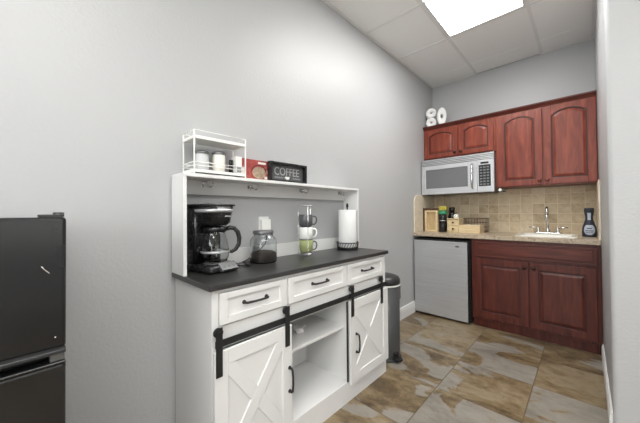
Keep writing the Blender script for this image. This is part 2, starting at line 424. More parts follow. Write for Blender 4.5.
# hutch
HT, HX = 1.336, .153
MB().box(.013, HX, K0+.002, K0+.018, KT, HT-.017, .001).build('hutch_side', M['white'], cb)
MB().box(.013, HX, K1-.018, K1-.002, KT, HT-.017, .001).build('hutch_side', M['white'], cb)
MB().box(.013, HX+.002, K0+.001, K1-.001, HT-.017, HT, .002).build('hutch_shelf', M['white'], cb)
MB().box(.014, .028, K0+.018, K1-.018, 1.247, HT-.017, .001).build('back_rail', M['white'], cb)
MB().box(.014, .026, K0+.018, K1-.018, KT, KT+.082, .001).build('back_rail', M['white'], cb)
for y in (-.499, -.225, .184, .60):
    h = MB(); z = 1.302; x = .028
    h.box(x, x+.004, y-.016, y+.016, z-.012, z+.012, .001)
    for s in (-1, 1):
        h.tube([(x+.002, y+s*.010, z), (x+.02, y+s*.014, z-.012), (x+.034, y+s*.02, z-.018), (x+.045, y+s*.024, z-.008), (x+.048, y+s*.025, z+.008)], [.0035, .003, .003, .003, .004], 8)
    h.build('double_hook', M['chrome'], cb, label='small silver double coat hook')

# things in the coffee bar opening
n = MB()
pts = []
for k, (rx, z) in enumerate(((.020, 0), (.026, .012), (.021, .024), (.029, .033))):
    pts.append([(.235+rx*(1+.25*math.sin(3*t+k))*math.cos(t), -.03+1.35*rx*(1+.2*math.cos(2*t+k))*math.sin(t), .4555+z+.003*math.sin(5*t)) for t in [2*PI*i/24 for i in range(24)]])
for p in pts[0:1]:
    for i, q in enumerate(p): p[i] = (q[0], q[1], .4555)
n.loft(pts)
o = n.build('crumpled_napkin', M['paper'], org=(.235, -.03, .4555)); o['label'] = 'small crumpled white napkin on the open shelf of the coffee bar'; o['category'] = 'napkin'

# ---------------------------------------------------------------- coffee maker (built around the origin facing +X, then turned)
cmk = thing('coffee_maker', (.112, -.496, KT), 'black drip coffee maker with glass carafe on the black countertop', 'coffee maker')
def at(mb, nm, mat, parent=cmk, **k):
    # parts of the turned things are modelled around the thing's own base
    o = mb.build(nm, mat, None, (0, 0, 0), **k)
    o.parent = parent; o.location = (0, 0, 0); return o
def rrect(cx, cy, hx, hy, z, r, n=5):
    out = []
    for qx, qy, a0 in ((1, 1, 0), (-1, 1, PI/2), (-1, -1, PI), (1, -1, 1.5*PI)):
        for i in range(n+1):
            t = a0+PI/2*i/n
            out.append((cx+qx*(hx-r)+r*math.cos(t), cy+qy*(hy-r)+r*math.sin(t), z))
    return out
m = MB()
m.loft([rrect(0, 0, .096, .082, .004, .02), rrect(0, 0, .098, .084, .010, .022), rrect(0, 0, .098, .084, .030, .022), rrect(-.004, 0, .088, .080, .038, .02)])
at(m, 'base', M['bplastic'])
m = MB()
m.loft([rrect(-.062, 0, .036, .080, .038, .015), rrect(-.062, 0, .036, .080, .314, .015)])
at(m, 'water_tank', M['bplastic'])
m = MB()
m.loft([rrect(.012, 0, .060, .060, .222, .05, 8), rrect(.014, 0, .070, .070, .232, .055, 8), rrect(.014, 0, .076, .078, .30, .05, 8), rrect(.0, 0, .088, .080, .301, .045, 8), rrect(0, 0, .088, .080, .314, .045, 8)])
at(m, 'brew_basket', M['bplastic'])
m = MB(); m.loft([rrect(.014, 0, .0775, .0795, .284, .05, 8), rrect(.014, 0, .0778, .0798, .300, .05, 8)])
at(m, 'steel_band', M['steel'], label='polished steel band')
m = MB(); m.loft([rrect(-.01, 0, .098, .084, .3145, .03, 6), rrect(-.01, 0, .100, .086, .318, .03, 6), rrect(-.01, 0, .096, .082, .324, .03, 6)])
at(m, 'lid', M['bplastic'])
m = MB(); m.box(.0868, .0905, .004, .04, .262, .268, .001)
at(m, 'badge', M['steel'], label='small silver badge')
m = MB(); m.lathe([(.0, 0), (.056, 0), (.058, .003), (.0, .004)], (.022, 0, .038), 28)
at(m, 'warming_plate', M['gplastic'])
# control panel wedge on the front of the base
m = MB(); m.prism([(.070, .0372), (.0985, .008), (.118, .008), (.118, .018), (.084, .047)], 1, -.035, .062, .002)
pa = at(m, 'control_panel', M['steeld'], label='grey metallic sloped control panel')
m = MB(); m.box(.1182, .1195, -.030, .057, .0095, .017, .0004)
at(m, 'panel_strip', M['bplastic'], pa)
m = MB()
for k in range(3):
    m = MB(); m.cyl((.104, -.014+.027*k, .027), (.1065, -.014+.027*k, .0295), .005, seg=14); at(m, 'button', M['gplastic'], pa)
# carafe
cs = MB(); outer = [(.045, .002), (.056, .006), (.0655, .03), (.067, .055), (.060, .095), (.050, .128), (.047, .140), (.047, .150)]
inner = [(r-.0025, z) for r, z in outer[::-1]]; inner[-1] = (.042, .0045)
cs.lathe([(0, .002)]+outer+inner+[(0, .0045)], (.022, 0, .042), 36)
cf = at(cs, 'carafe', M['glass'])
m = MB(); m.lathe([(0, .0), (.0505, .0), (.053, .010), (.053, .022), (.040, .028), (0, .028)], (.022, 0, .189), 32)
at(m, 'carafe_lid', M['bplastic'], cf)
m = MB(); m.lathe([(.0672, .048), (.0684, .050), (.0684, .056), (.0672, .058)], (.022, 0, .042), 32)
at(m, 'carafe_band', M['steel'], cf, label='thin steel band')
def hp(r, t, z): return (.022+r*math.cos(t), r*math.sin(t), z)
T = math.radians(58)
m = MB(); m.tube([hp(.048, T, .200), hp(.070, T, .208), hp(.092, T, .204), hp(.108, T, .186), hp(.116, T, .155), hp(.114, T, .125), hp(.098, T, .098), hp(.078, T, .088), hp(.069, T, .090)], [.010, .011, .011, .0115, .012, .011, .010, .009, .008], 12)
at(m, 'carafe_handle', M['bplastic'], cf)
turn(cmk, 12)
# cord
cd = MB(); cd.tube([(.09, -.385, KT+.005), (.13, -.350, KT+.005), (.168, -.330, KT+.005), (.165, -.305, KT+.005), (.13, -.292, KT+.005), (.09, -.292, KT+.005), (.045, -.285, KT+.005), (.0305, -.25, KT+.01), (.0305, -.17, KT+.05), (.0305, -.115, KT+.095), (.0385, -.11, 1.02), (.0385, -.109, 1.045)], .003, 8)
cd.box(.150, .184, -.338, -.318, KT+.001, KT+.016, .003)
o = cd.build('power_cord', M['bplastic'], org=(.13, -.33, KT)); o['label'] = 'black power cord lying on the counter between coffee maker and jar'; o['category'] = 'cord'

# outlet + charger
ot = thing('wall_outlet', (0, -.11, 1.07), 'white wall outlet plate behind the glass jar', 'outlet')
MB().box(0, .006, -.147, -.073, 1.012, 1.128, .002).build('cover_plate', M['trimw'], ot)
ch = MB().box(.0065, .034, -.142, -.076, 1.046, 1.112, .005); o = ch.build('plug_adapter', M['canwhite'], org=(.0065, -.11, 1.07))
o['label'] = 'white cube plug adapter in the wall outlet'; o['category'] = 'plug'

# glass jar of coffee
jr = thing('glass_jar', (.113, -.192, KT), 'clear glass jar with silver rim holding dark coffee grounds', 'jar')
jx, jy = .113, -.192
ou = [(.066, 0), (.073, .004), (.076, .014), (.076, .115), (.072, .132), (.056, .148), (.053, .152), (.053, .165)]
inn = [(r-.003, z) for r, z in ou[::-1]]; inn[-1] = (.060, .0045); inn[-2] = (.070, .006)
MB().lathe([(0, 0)]+ou+inn+[(0, .0045)], (jx, jy, KT), 40).build('jar_body', M['glass'], jr)
MB().lathe([(0, .0052), (.062, .0052), (.0715, .012), (.0718, .052), (.06, .060), (.03, .066), (0, .064)], (jx, jy, KT), 32).build('coffee_grounds', M['coffee'], jr, kind='stuff')
MB().lathe([(0, .1655), (.050, .1655), (.0575, .160), (.0585, .163), (.0585, .176), (.055, .180), (0, .181)], (jx, jy, KT), 36).build('jar_lid', M['steeld'], jr, label='grey metal lid')

# mug rack + mugs
mx, my = .115, .145
rk = thing('mug_stand', (mx, my, KT), 'tall silver wire stand holding a column of three mugs', 'mug stand')
m = MB()
m.tube([(mx+.050*math.cos(t), my+.050*math.sin(t), KT+.014) for t in [2*PI*i/28 for i in range(28)]], .0020, 8, closed=True)
m.tube([(mx-.05, my, KT+.014), (mx+.05, my, KT+.014)], .0016, 8); m.tube([(mx, my-.05, KT+.014), (mx, my+.05, KT+.014)], .0016, 8)
m.build('base_ring', M['chrome'], rk); m = MB()
m.tube([(mx+.050*math.cos(t), my+.050*math.sin(t), 1.195) for t in [2*PI*i/28 for i in range(28)]], .0020, 8, closed=True)
m.build('top_ring', M['chrome'], rk)
for t in (100, 215, 330):
    t = math.radians(t); px_, py_ = mx+.0525*math.cos(t), my+.0525*math.sin(t)
    MB().tube([(px_+.008*math.cos(t), py_+.008*math.sin(t), KT+.002), (px_, py_, KT+.014), (px_, py_, 1.196)], .0016, 8).build('upright', M['chrome'], rk)
def mug(z, mat, lab, ang, band=None):
    t = thing('mug', (mx, my, z), lab, 'mug', None)
    pr = [(0, 0), (.030, 0), (.034, .003), (.0445, .012), (.0455, .080), (.0440, .0815), (.0425, .080), (.0415, .014), (.030, .008), (0, .007)]
    MB().lathe(pr, (mx, my, z), 32).build('mug_body', mat, t)
    a_ = math.radians(ang); cx_, sy_ = math.cos(a_), math.sin(a_)
    P = lambda r, h: (mx+r*cx_, my+r*sy_, z+h)
    MB().tube([P(.0450, .068), P(.058, .071), (P(.068, .062)), P(.071, .044), P(.066, .026), P(.056, .017), P(.0445, .018)], [.0045, .005, .005, .005, .005, .0045, .004], 10).build('mug_handle', mat if band is None else band, t)
    return t
z1 = KT+.020
mug(z1, M['muggr'], 'pale green mug at the bottom of the stacked mugs', 48, M['mugg'])
mug(z1+.0825, M['mugw'], 'white mug in the middle of the stacked mugs', 48)
mug(z1+.165, M['mugg'], 'dark grey mug at the top of the stacked mugs', 48)

# paper towel holder
tx, ty = .135, .566
ph = thing('paper_towel_holder', (tx, ty, KT), 'black metal paper towel holder with a basket base', 'holder')
m = MB()
for z, rr in ((.012, .078), (.052, .082)):
    m.tube([(tx+rr*math.cos(t), ty+rr*math.sin(t), KT+z) for t in [2*PI*i/36 for i in range(36)]], .0035, 8, closed=True)
for i in range(24):
    t = 2*PI*i/24; u_ = t+2*PI/24
    m.tube([(tx+.078*math.cos(t), ty+.078*math.sin(t), KT+.012), (tx+.080*math.cos((t+u_)/2), ty+.080*math.sin((t+u_)/2), KT+.032), (tx+.082*math.cos(u_), ty+.082*math.sin(u_), KT+.052)], .002, 6)
m.lathe([(0, .014), (.076, .014), (.076, .018), (0, .018)], (tx, ty, KT), 32)
m.build('basket_base', M['blackmetal'], ph)
for i in range(4):
    t = PI/4+PI/2*i; MB().lathe([(0, 0), (.008, 0), (.009, .006), (.005, .011), (0, .011)], (tx+.070*math.cos(t), ty+.070*math.sin(t), KT), 12).build('foot', M['blackmetal'], ph)
MB().cyl((tx, ty, KT+.018), (tx, ty, KT+.318), .006).lathe([(.004, .315), (.010, .322), (.009, .338), (.005, .347), (0, .349)], (tx, ty, KT), 16).build('post', M['blackmetal'], ph)
pr = thing('paper_towel_roll', (tx, ty, KT+.0185), 'white paper towel roll standing on the black holder', 'paper towel')
MB().lathe([(.020, 0), (.066, 0), (.0675, .003), (.0675, .276), (.066, .279), (.020, .279), (.020, 0)], (tx, ty, KT+.0185), 40).build('towel', M['paper'], pr)
MB().lathe([(.0175, 0.001), (.0198, .001), (.0198, .278), (.0175, .278), (.0175, .001)], (tx, ty, KT+.0185), 24).build('core', M['card'], pr)

# ---------------------------------------------------------------- on the hutch shelf
ry0, ry1, rx0, rx1 = -.597, -.327, .018, .145
wr_ = thing('wire_rack', ((rx0+rx1)/2, (ry0+ry1)/2, HT), 'white two tier rack with railings on top of the hutch', 'rack')
zb, zt = HT+.010, HT+.168
for x in (rx0, rx1):
    for y in (ry0, ry1):
        MB().box(x-.003, x+.003, y-.003, y+.003, HT, zt+.038, .001).build('post', M['canwhite'], wr_)
def tray(z, nm):
    m = MB(); m.box(rx0+.003, rx1-.003, ry0+.003, ry1-.003, z, z+.005, .001)
    m.box(rx1-.002, rx1+.0015, ry0+.003, ry1-.003, z-.002, z+.012); m.box(rx0-.0015, rx0+.002, ry0+.003, ry1-.003, z-.002, z+.012)
    m.box(rx0+.003, rx1-.003, ry0-.0015, ry0+.002, z-.002, z+.012); m.box(rx0+.003, rx1-.003, ry1-.002, ry1+.0015, z-.002, z+.012)
    m.build(nm, M['canwhite'], wr_)
def rail_(z, nm):
    m = MB()
    for zz in (z, ):
        for p, q in (((rx0, ry0), (rx1, ry0)), ((rx1, ry0), (rx1, ry1)), ((rx1, ry1), (rx0, ry1)), ((rx0, ry1), (rx0, ry0))):
            m.tube([(p[0], p[1], zz), (q[0], q[1], zz)], .0022, 8)
    m.build(nm, M['canwhite'], wr_)
tray(zb, 'lower_tray'); tray(zt, 'upper_tray')
rail_(zb+.030, 'railing'); rail_(zb+.046, 'railing'); rail_(zt+.036, 'railing')
def canister(x, y, r, h, mat, lidm, lab):
    z = zb+.0055
    t = thing('canister', (x, y, z), lab, 'canister')
    MB().lathe([(0, 0), (r-.003, 0), (r, .004), (r, h-.006), (r-.002, h), (0, h)], (x, y, z), 28).build('canister_body', mat, t)
    MB().lathe([(0, h+.0005), (r+.001, h+.0005), (r+.002, h+.003), (r+.002, h+.012), (r-.004, h+.016), (.008, h+.018), (0, h+.018)], (x, y, z), 28).build('canister_lid', lidm, t, label='grey metal lid')
canister(.076, -.528, .031, .092, plain('pale_grey_enamel', (200, 201, 202), .3), M['steeld'], 'pale grey canister at the left end of the rack')
canister(.080, -.443, .032, .098, M['cream'], M['steeld'], 'cream canister in the middle of the rack')
o = MB().box(.088, .103, -.392, -.375, zb+.0055, zb+.085, .002).build('spice_bottle', M['bplastic'], org=(.095, -.384, zb+.0055)); o['label'] = 'small black bottle beside the cream canister in the rack'; o['category'] = 'bottle'
wb = thing('sweetener_box', (.1, -.35, zb+.0055), 'small white upright box at the right end of the rack', 'box')
MB().box(.070, .120, -.367, -.333, zb+.0055, zb+.105, .0015).build('carton', M['canwhite'], wb)
MB().box(.1201, .1208, -.363, -.337, zb+.02, zb+.05, 0).build('printed_panel', M['greyprint'], wb, label='grey printed panel')

rb = thing('tea_box', (.07, -.222, HT), 'red printed carton beside the wire rack on the hutch', 'box')
MB().box(.03, .098, -.323, -.126, HT, HT+.116, .0015).build('carton', M['red'], rb)
for q in ((-.214, -.161, .094, .106), (-.171, -.128, .010, .026), (-.144, -.128, .07, .105), (-.321, -.303, .03, .062)):
    MB().box(.098, .0986, q[0], q[1], HT+q[2], HT+q[3]).build('printed_patch', M['labelw'], rb, label='white printed patch')
MB().cyl((.098, -.144, HT+.052), (.0987, -.144, HT+.052), .011, seg=20).build('printed_dot', M['labelw'], rb, label='white printed dot')
m = MB()
m.prism([(-.208+.045*math.cos(t), HT+.044+.034*math.sin(t)) for t in [2*PI*i/28 for i in range(28)]], 0, .098, .0988)
m.build('picture_patch', M['tan'], rb, label='tan oval picture')
m = MB(); m.prism([(-.208+.052*math.cos(t), HT+.048+.042*math.sin(t)) for t in [PI*i/16 for i in range(17)]]+[(-.208+.045*math.cos(t), HT+.050+.034*math.sin(t)) for t in [PI-PI*i/16 for i in range(17)]], 0, .0988, .0994)
m.build('arch_print', M['darkprint'], rb, label='dark red arch')

sg = thing('coffee_sign', (.12, -.005, HT), 'black framed shadow box sign with pale lettering', 'sign')
sy0, sy1, sx0, sx1, sh = -.152, .140, .100, .135, .118
f = MB(); f.box(sx0, sx1, sy0, sy0+.012, HT, HT+sh, .0015); f.box(sx0, sx1, sy1-.012, sy1, HT, HT+sh, .0015)
f.box(sx0, sx1, sy0+.012, sy1-.012, HT, HT+.012, .001); f.box(sx0, sx1, sy0+.012, sy1-.012, HT+sh-.012, HT+sh, .001)
f.build('sign_frame', M['bplastic'], sg)
MB().box(sx0, sx0+.006, sy0+.012, sy1-.012, HT+.012, HT+sh-.012).build('sign_panel', plain('charcoal_board', (88, 89, 90), .6), sg, label='charcoal grey panel')
def text(s, size, loc, mat, parent, name, rot=(PI/2, 0, PI/2), ext=.0006, sx=1.0, bold=0.):
    cu = bpy.data.curves.new(name, 'FONT'); cu.body = s; cu.size = size; cu.extrude = ext; cu.align_x = 'CENTER'; cu.offset = bold
    tmp = bpy.data.objects.new(name, cu); C.objects.link(tmp)
    bpy.context.view_layer.update()
    me = bpy.data.meshes.new_from_object(tmp.evaluated_get(bpy.context.evaluated_depsgraph_get()))
    bpy.data.objects.remove(tmp)
    o = bpy.data.objects.new(name, me); C.objects.link(o); me.materials.clear(); me.materials.append(mat)
    from mathutils import Euler
    R = Euler(rot).to_matrix().to_4x4() @ Matrix.Diagonal((sx, 1, 1, 1))
    org = Vector(parent['_org']) if parent else Vector((0, 0, 0))
    me.transform(Matrix.Translation(Vector(loc)-org) @ R)
    o.parent = parent; o['_org'] = tuple(org); return o
LT = plain('sign_letters', (176, 177, 178), .6)
text('COFFEE', .068, (sx0+.0068, -.006, HT+.044), LT, sg, 'lettering', sx=.86)['label'] = 'large pale letters'
for y0 in (-.105, .038):
    m = MB()
    m.tube([(sx0+.0068, y0+.0022*k, HT+.029+.0045*math.sin(k*1.9)*(1-.3*math.sin(k))) for k in range(32)], .0010, 5)
    m.build('small_lettering', LT, sg)
m = MB(); m.prism([(-.012, HT+.020), (.005, HT+.020), (.012, HT+.028), (.013, HT+.038), (-.020, HT+.038), (-.019, HT+.028)], 0, sx0+.006, sx0+.008)
m.tube([(sx0+.007, -.020, HT+.035), (sx0+.007, -.027, HT+.032), (sx0+.007, -.019, HT+.026)], .0015, 6)
m.build('cup_emblem', M['canwhite'], sg, label='white cup emblem')

# ---------------------------------------------------------------- black fridge
fy1, fy0, fx = -1.067, -1.60, .50
fr = thing('refrigerator', (.27, (fy0+fy1)/2, 0), 'black two door compact refrigerator at the left edge against the wall', 'refrigerator')
MB().box(.03, fx-.055, fy0+.004, fy1-.006, .03, 1.135, .006).build('fridge_body', M['fridge'], fr)
m = MB().box(.06, fx-.07, fy0+.02, fy1-.02, 0, .03); m.build('plinth', M['gasket'], fr)
MB().box(fx-.055, fx-.048, fy0+.012, fy1-.014, .06, 1.127).build('door_gasket', M['gasket'], fr)
def fdoor(z0, z1, nm, grip_top):
    m = MB(); m.box(fx-.048, fx, fy0, fy1, z0, z1, .008, 3)
    return m.build(nm, M['fridge'], fr)
d1 = fdoor(.820, 1.144, 'freezer_door', False); d2 = fdoor(.05, .783, 'fridge_door', True)
# recessed grip strips either side of the gap
m = MB(); m.prism([(fx-.001, .824), (fx+.009, .818), (fx+.010, .810), (fx-.030, .810), (fx-.030, .818)], 1, fy0+.002, fy1-.001, .002)
m.build('door_handle', M['fridge2'], d1)
m = MB(); m.prism([(fx-.001, .779), (fx+.007, .785), (fx+.006, .790), (fx-.030, .789), (fx-.030, .784)], 1, fy0+.002, fy1-.001, .002)
m.build('door_handle', M['fridge2'], d2)
m = MB(); m.box(fx-.046, fx+.002, fy1-.03, fy1-.003, .7910, .809, .002); m.build('middle_hinge', M['steeld'], fr, label='grey steel hinge')
m = MB(); m.box(fx-.052, fx-.004, fy1-.052, fy1-.004, 1.1445, 1.151, .002); m.cyl((fx-.016, fy1-.014, 1.1445), (fx-.016, fy1-.014, 1.156), .011, seg=18)
m.build('top_hinge_cap', M['fridge2'], fr)
m = MB(); m.tube([(fx+.0008, fy1-.045, 1.026), (fx+.0008, fy1-.040, 1.018), (fx+.0008, fy1-.031, 1.008)], [.0012, .0006, .0010], 6)
m.build('scratch', M['labelw'], d1, label='pale scuff mark')
MB().cyl((fx+.0001, fy1-.020, .850), (fx+.0010, fy1-.020, .850), .0016, seg=8).build('paint_speck', M['labelw'], d1, label='tiny pale speck')

# ---------------------------------------------------------------- trash can
cx_, cy_, cr = .262, .880, .122
tc_ = thing('trash_can', (cx_, cy_, 0), 'dark grey round pedal trash can beside the white cabinet', 'trash can')
MB().lathe([(0, .002), (cr-.006, .002), (cr-.004, .02), (cr-.004, .575), (0, .575)], (cx_, cy_, 0), 44).build('can_body', M['can'], tc_)
MB().lathe([(cr-.008, 0), (cr+.001, 0), (cr+.001, .018), (cr-.006, .022)], (cx_, cy_, 0), 44).build('base_ring', M['canlid'], tc_)
MB().lathe([(cr-.0035, .568), (cr+.002, .571), (cr+.002, .579), (cr-.0035, .582)], (cx_, cy_, 0), 44).build('liner_band', M['canwhite'], tc_, label='white bag edge band')
MB().lathe([(0, .5825), (cr+.001, .5825), (cr+.002, .612), (cr-.010, .634), (cr-.04, .646), (0, .652)], (cx_, cy_, 0), 44).build('lid', M['canlid'], tc_)
m = MB(); ang = math.radians(-18)
dx, dy = math.cos(ang), math.sin(ang)
P = lambda r, s, z: (cx_+r*dx-s*dy, cy_+r*dy+s*dx, z)
m.loft([[P(cr-.01, -.028, .030), P(cr-.01, .028, .030), P(cr-.01, .028, .042), P(cr-.01, -.028, .042)], [P(cr+.025, -.035, .022), P(cr+.025, .035, .022), P(cr+.025, .035, .034), P(cr+.025, -.035, .034)], [P(cr+.040, -.030, .018), P(cr+.040, .030, .018), P(cr+.040, .030, .030), P(cr+.040, -.030, .030)]], smooth=False)
m.build('pedal', M['bplastic'], tc_)
m = MB(); m.loft([[P(cr-.008, -.022, .004), P(cr-.008, .022, .004), P(cr-.008, .022, .075), P(cr-.008, -.022, .075)], [P(cr+.010, -.018, .004), P(cr+.010, .018, .004), P(cr+.008, .018, .068), P(cr+.008, -.018, .068)]], smooth=False)
m.build('pedal_housing', M['bplastic'], tc_)
m = MB(); th = math.radians(60)
m.box(0, 0.001, 0, 0.001, 0, 0.001) if False else None
Q = lambda r, s, z: (cx_+r*math.cos(th)-s*math.sin(th), cy_+r*math.sin(th)+s*math.cos(th), z)
m.loft([[Q(cr-.006, -.03, .44), Q(cr-.006, .03, .44), Q(cr-.006, .03, .60), Q(cr-.006, -.03, .60)], [Q(cr+.012, -.022, .45), Q(cr+.012, .022, .45), Q(cr+.010, .022, .592), Q(cr+.010, -.022, .592)]], smooth=False)
m.build('hinge_cover', M['canlid'], tc_)

# ---------------------------------------------------------------- kitchenette: upper cabinets
UY = D-.300        # front of the face frame
def arch(x0, x1, z0, z1, rise, n=14):
    pts = [(x0, z0), (x1, z0), (x1, z1-rise)]
    s = (x1-x0)*.04
    pts.append((x1-s, z1-rise+.001))
    for i in range(1, n):
        t = i/n; x = (x1-s)+(x0+s-(x1-s))*t
        pts.append((x, z1-rise+rise*math.sin(PI*t)**.7))
    pts += [(x0+s, z1-rise+.001), (x0, z1-rise)]
    return pts
def cdoor(parent, x0, x1, z0, z1, yf, rise, knobx, knobz, mats=('cherry', 'cherryd'), s=.055, km='knob'):
    """raised panel door, front towards -Y; yf = plane it closes against"""
    d = MB(); t = .020; y1 = yf; y0 = yf-t
    ia = arch(x0+s, x1-s, z0+s, z1-s*.75, rise) if rise else [(x0+s, z0+s), (x1-s, z0+s), (x1-s, z1-s), (x0+s, z1-s)]
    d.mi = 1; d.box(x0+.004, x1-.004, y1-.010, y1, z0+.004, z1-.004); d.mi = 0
    d.box(x0, x0+s, y0, y1-.001, z0, z1, .0025); d.box(x1-s, x1, y0, y1-.001, z0, z1, .0025)
    d.box(x0+s, x1-s, y0, y1-.001, z0, z0+s, .0025)
    if rise: d.prism([(x1-s, z1), (x0+s, z1)]+[p for p in ia[2:]][::-1], 1, y0+.0002, y1-.001)
    else: d.box(x0+s, x1-s, y0, y1-.001, z1-s, z1, .0025)
    # raised centre panel
    def inner(k):
        if rise: return arch(x0+s+k, x1-s-k, z0+s+k, z1-s*.75-k, rise*max(.2, 1-k*5))
        return [(x0+s+k, z0+s+k), (x1-s-k, z0+s+k), (x1-s-k, z1-s-k), (x0+s+k, z1-s-k)]
    loops = []
    for k, dep in ((.003, .0085), (.006, .0085), (.012, .010), (.030, .0165), (.032, .0165)):
        loops.append([(p[0], y1-dep, p[1]) for p in inner(k)])
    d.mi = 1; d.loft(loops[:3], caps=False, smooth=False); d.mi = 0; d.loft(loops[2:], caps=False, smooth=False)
    d.bm.faces.new([d.bm.verts.new(Vector(p)) for p in loops[-1]])
    bmesh.ops.remove_doubles(d.bm, verts=d.bm.verts[:], dist=.00005)
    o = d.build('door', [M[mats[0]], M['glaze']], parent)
    k = MB(); k.mi = 0
    pr = [(0.008, 0), (.008, .004), (.0055, .008), (.006, .013), (.014, .018), (.0165, .023), (.012, .029), (0, .031)]
    loops = [[(knobx+r_*math.cos(a_), y0-h_, knobz+r_*math.sin(a_)) for a_ in [2*PI*i/18 for i in range(18)]] for r_, h_ in pr]
    k.loft(loops, caps=False); k.build('knob', M[km], o, label='dark round knob' if km == 'bronze' else 'copper coloured round knob')
    return o
ZT, ZC, ZM = 2.148, 1.396, 1.785
uc1 = thing('wall_cabinet', (.395, D-.15, ZM), 'short two door cherry cabinet mounted above the microwave', 'cabinet')
x0, x1 = .004, .768
m = MB(); m.box(x0, x0+.018, UY+.02, D-.002, ZM, ZT); m.box(x1-.018, x1, UY+.02, D-.002, ZM, ZT); m.box(x0+.018, x1-.018, UY+.02, D-.002, ZM, ZM+.016); m.box(x0+.018, x1-.018, UY+.02, D-.002, ZT-.016, ZT)
m.box(x0, x0+.03, UY, UY+.02, ZM, ZT); m.box(x1-.03, x1, UY, UY+.02, ZM, ZT); m.box(x0+.03, x1-.03, UY, UY+.02, ZM, ZM+.03); m.box(x0+.03, x1-.03, UY, UY+.02, ZT-.03, ZT); m.box(.385, .425, UY, UY+.02, ZM+.03, ZT-.03)
m.box(x0+.018, x1-.018, D-.010, D-.002, ZM+.016, ZT-.016)
m.build('cabinet_body', M['cherry'], uc1)
cdoor(uc1, .022, .394, ZM+.010, ZT-.012, UY-.0005, .036, .372, ZM+.045, s=.05, km='bronze')
cdoor(uc1, .412, .752, ZM+.010, ZT-.012, UY-.0005, .036, .434, ZM+.045, s=.05, km='bronze')
uc2 = thing('wall_cabinet', (1.17, D-.15, ZC), 'tall two door cherry cabinet mounted over the sink counter', 'cabinet')
x0, x1 = .770, 1.527
m = MB(); m.box(x0, x0+.018, UY+.02, D-.002, ZC, ZT); m.box(x1-.018, x1, UY+.02, D-.002, ZC, ZT); m.box(x0+.018, x1-.018, UY+.02, D-.002, ZC, ZC+.016); m.box(x0+.018, x1-.018, UY+.02, D-.002, ZT-.016, ZT)
m.box(x0, x0+.035, UY, UY+.02, ZC, ZT); m.box(x1-.02, x1, UY, UY+.02, ZC, ZT); m.box(x0+.035, x1-.02, UY, UY+.02, ZC, ZC+.03); m.box(x0+.035, x1-.02, UY, UY+.02, ZT-.03, ZT); m.box(1.145, 1.18, UY, UY+.02, ZC+.03, ZT-.03)
m.box(x0+.018, x1-.018, D-.010, D-.002, ZC+.016, ZT-.016)
m.build('cabinet_body', M['cherry'], uc2)
cdoor(uc2, .795, 1.153, ZC+.008, ZT-.012, UY-.0005, .045, 1.130, ZC+.045)
cdoor(uc2, 1.166, 1.522, ZC+.008, ZT-.012, UY-.0005, .045, 1.190, ZC+.045)
m = MB(); m.prism([(UY+.02, ZT), (UY-.004, ZT), (UY-.008, ZT+.010), (UY-.020, ZT+.024), (UY-.028, ZT+.032), (UY-.030, ZT+.044), (UY+.02, ZT+.044)], 0, .003, W-.002)
m.box(.003, W-.002, UY+.02, D-.002, ZT, ZT+.040)
o = m.build('crown_moulding', M['cherryh'], org=(.78, UY, ZT)); o['label'] = 'cherry crown moulding running along the top of the wall cabinets'; o['category'] = 'moulding'

# rolls on top of the cabinet
zr = ZT+.0405
def roll(x, y, z, ax, lab, r=.062, L=.11):
    t = thing('paper_roll', (x, y, z), lab, 'paper roll', None)
    d = Vector(ax).normalized(); c0 = Vector((x, y, z+r)) - d*L/2
    u_ = d.cross(Vector((0, 0, 1))).normalized(); w_ = d.cross(u_)
    def ring(rr, l): return [c0+d*l+(u_*math.cos(2*PI*i/28)+w_*math.sin(2*PI*i/28))*rr for i in range(28)]
    MB().loft([ring(.015, 0), ring(r-.003, 0), ring(r, .003), ring(r, L-.003), ring(r-.003, L), ring(.015, L), ring(.015, 0)], caps=False).build('tissue', M['paper'], t)
    MB().loft([ring(.012, .001), ring(.0145, .001), ring(.0145, L-.001), ring(.012, L-.001), ring(.012, .001)], caps=False).build('core', M['card'], t)
dirv = (.45, -.89, 0)
roll(.068, D-.24, zr, dirv, 'white paper roll lying in the corner on the cabinets, lower of the two stacked', .058)
roll(.068, D-.24, zr+.1165, dirv, 'white paper roll topmost of the two stacked in the corner above the cabinets', .058)
m = MB(); 
def bigroll():
    t = thing('paper_roll', (.198, D-.235, zr), 'larger white paper roll on its side right of the stacked pair above the cabinets', 'paper roll')
    d = Vector((.35, -.94, 0)).normalized(); u_ = d.cross(Vector((0, 0, 1))).normalized(); w_ = Vector((0, 0, 1))
    c0 = Vector((.198, D-.235, zr+.105))-d*.06
    def ring(rx_, rz_, l): return [c0+d*l+u_*math.cos(2*PI*i/32)*rx_+w_*math.sin(2*PI*i/32)*rz_ for i in range(32)]
    MB().loft([ring(.016, .028, 0), ring(.048, .100, 0), ring(.052, .105, .006), ring(.052, .105, .114), ring(.048, .100, .12), ring(.016, .028, .12), ring(.016, .028, 0)], caps=False).build('tissue', M['paper'], t)
    MB().loft([ring(.013, .025, .001), ring(.0155, .0275, .001), ring(.0155, .0275, .119), ring(.013, .025, .119), ring(.013, .025, .001)], caps=False).build('core', M['card'], t)
bigroll()

